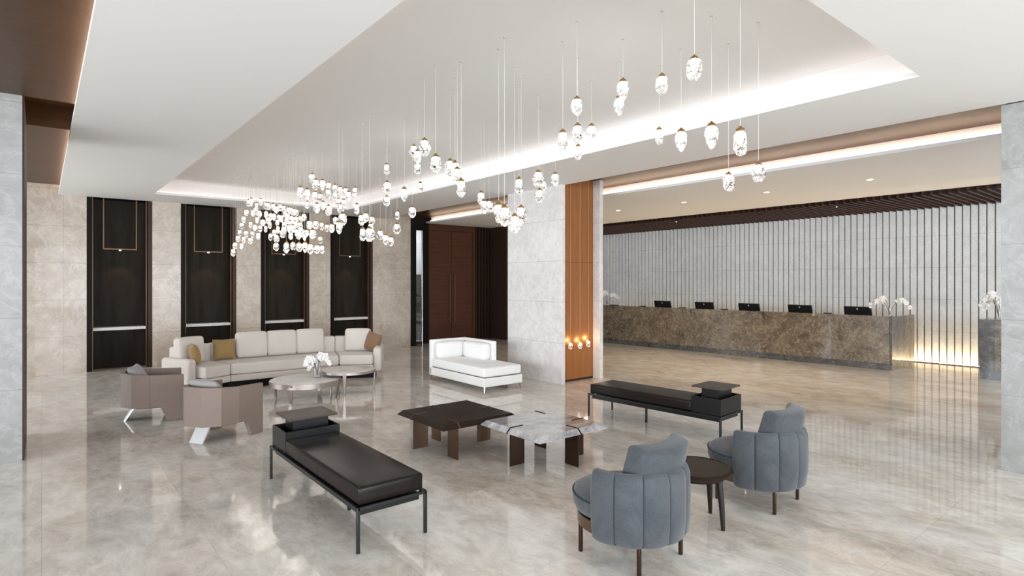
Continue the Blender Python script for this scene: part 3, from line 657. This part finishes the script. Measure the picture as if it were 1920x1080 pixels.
crd = MB().tube([(0, 0, 0), (0, 0, 1)], .0016, 5).lathe([(.012, .994), (.012, 1.0)], 10).build('cord', 'cord'); CORM = crd.data; bpy.data.objects.remove(crd)
def ob(name, me, parent, loc, sc):
    o = bpy.data.objects.new(name, me); C.objects.link(o); o.parent = parent; o.location = loc; o.scale = sc; return o
def pendant(x, y, zt, h, lab, group, k, zc):
    p = thing('crystal_pendant_light', lab, 'pendant light', (x, y, zt), 0, group)
    ch_ = h*.17; s = h-ch_*.8
    ob('cord', CORM, p, (0, 0, 0), (1, 1, zc-zt)); ob('cap', CAPM, p, (0, 0, -ch_), (h*.72, h*.72, ch_))
    sh = ob('crystal_shade', KIT[k % 4], p, (0, 0, -ch_*.8), (s, s, s)); sh.rotation_euler[2] = random.uniform(0, 6)
    ob('bulb', BULM, p, (0, 0, -ch_*.8-.03*s), (s*1.15, s*1.15, s*1.15)); return p
NL = ['topmost and largest, near the top edge right of centre', 'hanging alone left of the topmost large one', 'upper one of an overlapping pair below two roses',
      'lower one of an overlapping pair, partly hidden', 'topmost of the small vertical group in the middle', 'left one of a diamond of four above the column', 'middle one of a diamond of four above the column',
      'lowest of a diamond of four above the column', 'right one of a diamond of four above the column', 'smallest, at the bright cove band right of the column', 'long drop at the cove band, second right of the column',
      'long drop crossing the white ceiling edge, middle of the right row', 'large double-faceted drop right of centre, against the walnut strip', 'lowest of the right group, hanging over the reception ceiling', 'last one on the right, below the light band']
GL = {'a': ('crystal pendant in the bunch of four at the top of the marble column', 'pendants beside the column top'),
      'b': ('crystal pendant in the low bunch left of the column face', 'pendants left of the column'),
      'c': ('crystal pendant in the trio in front of the entrance ceiling', 'pendants in front of the entrance ceiling'),
      'd': ('crystal pendant in the tight chain of five crossing the right cove', 'pendants in the tight chain'),
      'e': ('crystal pendant in the high bunch of five over the middle of the tray', 'pendants in the high bunch'),
      'f': ('crystal pendant hanging loosely apart above the right end of the sofa', 'scattered pendants above the sofa end'),
      'g': ('crystal pendant in the upper rows of the far cluster, against the ceiling', 'upper rows of the far cluster'),
      'h': ('crystal pendant in the rows before the third and fourth niches', 'pendants before the right niches'),
      'i': ('crystal pendant in the lowest row of the far cluster, before the third niche', 'lowest row of the far cluster'),
      'j': ('crystal pendant in the dense glowing mass of the far cluster', 'dense mass of the far cluster'),
      'k': ('crystal pendant in the descending left fringe of the far cluster', 'left fringe of the far cluster')}
PEND=[[3.067,2.016,3.17,0.155,'n'],[3.489,2.562,3.309,0.159,'n'],[3.652,3.061,3.446,0.19,'n'],[3.993,3.39,3.46,0.185,'n'],[3.134,3.071,3.197,0.149,'n'],[3.302,3.398,3.042,0.179,'n'],[3.648,3.568,3.19,0.178,'n'],[4.033,3.937,3.129,0.155,'n'],[4.171,3.89,3.344,0.183,'n'],[4.344,3.22,3.198,0.16,'n'],[4.181,2.876,3.091,0.202,'n'],[3.84,2.38,2.979,0.205,'n'],[3.377,1.893,2.764,0.183,'n'],[4.38,2.559,2.699,0.158,'n'],[4.205,2.211,2.704,0.153,'n'],[4.061,4.549,2.976,0.18,'a'],[5.433,5.986,3.224,0.179,'a'],[4.345,4.841,2.85,0.18,'a'],[4.978,5.257,3.167,0.18,'a'],[3.674,4.402,2.838,0.18,'b'],[3.585,4.263,2.535,0.18,'b'],[3.346,4.07,2.418,0.18,'b'],[2.99,3.85,2.47,0.18,'b'],[2.884,3.637,2.417,0.18,'b'],[4.26,5.842,2.933,0.18,'c'],[4.137,5.609,2.79,0.18,'c'],[4.879,6.502,2.947,0.18,'c'],[3.24,4.98,3.055,0.18,'d'],[3.091,4.666,2.967,0.18,'d'],[2.97,4.448,2.857,0.162,'d'],[4.355,6.51,3.269,0.18,'d'],[2.903,4.282,2.719,0.172,'d'],[3.897,6.883,3.65,0.18,'e'],[2.863,4.851,3.183,0.18,'e'],[3.393,5.906,3.339,0.18,'e'],[4.1,7.136,3.473,0.18,'e'],[2.788,4.525,2.963,0.18,'e'],[3.926,7.733,3.537,0.18,'f'],[3.479,6.837,3.108,0.18,'f'],[4.3,8.47,3.18,0.18,'f'],[3.39,6.218,2.938,0.18,'f'],[4.719,8.129,3.403,0.18,'f'],[4.042,7.184,2.865,0.18,'f'],[5.172,9.755,3.13,0.18,'f'],[4.225,7.987,2.7,0.18,'f'],[4.431,8.961,2.673,0.18,'f'],[4.036,7.974,2.517,0.177,'f'],[4.571,8.848,2.565,0.18,'f'],[3.077,8.922,3.265,0.18,'g'],[3.022,8.47,3.17,0.18,'g'],[3.538,9.689,3.627,0.18,'g'],[3.261,8.772,3.379,0.18,'g'],[3.301,8.596,3.351,0.178,'g'],[4.172,10.57,3.67,0.18,'g'],[4.225,10.396,3.613,0.178,'g'],[3.908,9.388,3.411,0.18,'g'],[3.859,9.159,3.342,0.176,'g'],[3.826,8.976,3.332,0.174,'g'],[3.789,8.782,3.245,0.17,'g'],[5.01,11.267,3.745,0.176,'g'],[4.887,11.041,3.596,0.15,'g'],[3.573,9.661,3.33,0.18,'g'],[4.048,10.671,3.46,0.18,'g'],[3.945,10.019,3.448,0.18,'g'],[4.516,11.111,3.589,0.18,'g'],[4.243,11.892,3.459,0.176,'g'],[3.43,9.179,3.069,0.18,'g'],[4.014,10.427,3.281,0.176,'g'],[3.576,9.06,3.034,0.18,'g'],[3.863,9.257,3.105,0.178,'g'],[4.622,11.024,3.198,0.18,'g'],[4.737,11.489,3.514,0.176,'g'],[4.389,10.393,3.35,0.18,'g'],[3.749,8.374,3.003,0.18,'g'],[4.695,11.524,3.141,0.176,'h'],[3.028,7.204,2.7,0.18,'h'],[2.899,6.998,2.564,0.174,'h'],[3.641,7.966,2.794,0.18,'h'],[4.034,8.686,2.914,0.18,'h'],[3.112,6.777,2.48,0.18,'h'],[2.96,6.259,2.439,0.18,'h'],[4.8,10.058,3.03,0.18,'h'],[4.254,8.955,2.778,0.178,'h'],[3.996,9.978,2.833,0.18,'h'],[4.558,11.635,2.987,0.176,'h'],[4.31,11.278,2.986,0.18,'h'],[3.986,10.721,2.95,0.18,'h'],[3.801,10.541,2.923,0.176,'h'],[3.655,12.37,2.8,0.176,'i'],[3.605,11.807,2.739,0.19,'i'],[3.531,11.582,2.566,0.186,'i'],[2.94,9.144,2.42,0.19,'i'],[4.017,12.075,2.624,0.187,'i'],[3.745,10.917,2.54,0.19,'i'],[3.308,9.368,2.448,0.19,'i'],[3.295,9.093,2.408,0.185,'i'],[3.958,10.593,2.492,0.188,'i'],[4.305,11.237,2.528,0.19,'i'],[4.448,11.725,2.734,0.165,'i'],[3.742,10.221,2.74,0.19,'i'],[3.078,11.6,3.386,0.172,'j'],[3.119,11.938,3.396,0.155,'j'],[3.256,11.617,3.394,0.153,'j'],[3.107,11.355,3.271,0.14,'j'],[3.399,11.776,3.352,0.156,'j'],[3.259,11.16,3.264,0.148,'j'],[3.277,10.932,3.231,0.147,'j'],[3.671,11.804,3.346,0.159,'j'],[2.979,11.546,3.16,0.14,'j'],[3.002,11.209,3.12,0.138,'j'],[3.327,12.235,3.287,0.15,'j'],[3.071,11.053,3.1,0.146,'j'],[3.375,11.692,3.175,0.165,'j'],[3.389,11.437,3.111,0.152,'j'],[3.022,11.9,3.065,0.144,'j'],[2.978,10.851,2.96,0.133,'j'],[3.001,10.582,2.892,0.131,'j'],[3.292,11.274,3.008,0.141,'j'],[3.302,10.952,3.05,0.146,'j'],[3.586,11.595,3.109,0.156,'j'],[3.248,10.654,3.152,0.143,'j'],[3.321,10.469,3.149,0.141,'j'],[3.6,11.259,3.171,0.162,'j'],[3.596,11.063,3.202,0.15,'j'],[3.38,10.257,3.096,0.139,'j'],[3.33,9.971,3.045,0.136,'j'],[3.915,11.565,3.237,0.158,'j'],[3.283,10.472,2.975,0.14,'j'],[3.509,10.881,3.001,0.147,'j'],[3.215,9.732,2.896,0.133,'j'],[3.215,9.528,2.871,0.138,'j'],[3.892,11.284,3.083,0.175,'j'],[3.27,10.284,2.847,0.138,'j'],[3.051,9.327,2.771,0.134,'j'],[3.073,9.147,2.751,0.131,'j'],[3.793,11.025,2.931,0.162,'j'],[3.109,10.138,2.862,0.133,'j'],[3.253,9.262,2.893,0.135,'j'],[3.272,10.853,2.749,0.136,'j'],[3.032,9.859,2.727,0.14,'j'],[3.661,11.607,2.824,0.178,'j'],[3.053,9.621,2.702,0.13,'j'],[2.919,8.954,2.668,0.134,'j'],[2.9,8.708,2.648,0.131,'j'],[3.096,9.416,2.595,0.134,'j'],[2.886,8.529,2.571,0.118,'j'],[3.681,10.759,2.716,0.148,'j'],[3.632,10.392,2.735,0.151,'j'],[3.559,10.105,2.648,0.148,'j'],[3.531,9.918,2.697,0.137,'j'],[3.34,9.664,2.715,0.141,'j'],[3.452,11.717,2.976,0.156,'j'],[2.923,9.045,2.854,0.122,'j'],[3.065,12.226,2.97,0.148,'k'],[3.089,11.68,2.949,0.143,'k'],[2.831,10.443,2.786,0.127,'k'],[3.272,11.711,2.891,0.144,'k'],[3.22,11.183,2.839,0.138,'k'],[2.962,11.966,2.809,0.144,'k'],[2.99,11.627,2.766,0.141,'k'],[3.059,11.454,2.749,0.14,'k'],[2.864,10.375,2.637,0.127,'k'],[2.82,11.501,2.659,0.14,'k'],[2.857,11.252,2.627,0.137,'k'],[2.917,11.063,2.599,0.134,'k'],[2.668,11.066,2.501,0.133,'k'],[2.724,10.864,2.485,0.133,'k'],[2.858,12.013,2.437,0.164,'k']]
ni = 0
for i, (x, y, z, h, key) in enumerate(PEND):
    if key == 'n': lab, gp = 'crystal pendant, ' + NL[ni], 'pendants over the seating'; ni += 1
    else: lab, gp = GL[key]
    pendant(x, y, z, h, lab, gp, {6: 0}.get(i, [2, 0, 1, 1, 0, 3, 1, 3, 1, 3, 1, 1, 3, 2, 2][i] if i < 15 else (i*7+i//3) % 4), ZT)
for i, (x, y, z, h, key) in enumerate(PEND):
    if i % 6 == 2:
        l = bpy.data.lights.new('pendant_light_output', 'POINT'); l.energy = .75; l.color = (1, .90, .80); l.shadow_soft_size = .2
        lo = bpy.data.objects.new('pendant_light_output', l); C.objects.link(lo); lo.location = (x, y, z-h-.06)
for k, (x, z) in enumerate(((7.276, .725), (7.519, .715), (7.728, .735))):
    pendant(x, 7.29, z, .135, 'glowing crystal pendant hanging low before the walnut column face, %s of three' % ['left', 'middle', 'right'][k], 'three pendants on the column', 2, ZW)
    l = bpy.data.lights.new('pendant_glow', 'POINT'); l.energy = 1.0; l.color = (1, .72, .40); l.shadow_soft_size = .03
    lo = bpy.data.objects.new('pendant_glow', l); C.objects.link(lo); lo.location = (x, 7.345, z+.02)
for i, (x0, x1) in enumerate(NI):
    l = bpy.data.lights.new('niche_spot', 'SPOT'); l.energy = 6; l.spot_size = R(80); l.color = (1, .75, .5); l.shadow_soft_size = .02
    lo = bpy.data.objects.new('niche_spot', l); C.objects.link(lo); lo.location = (x0+.56, YW+.115, 2.41)
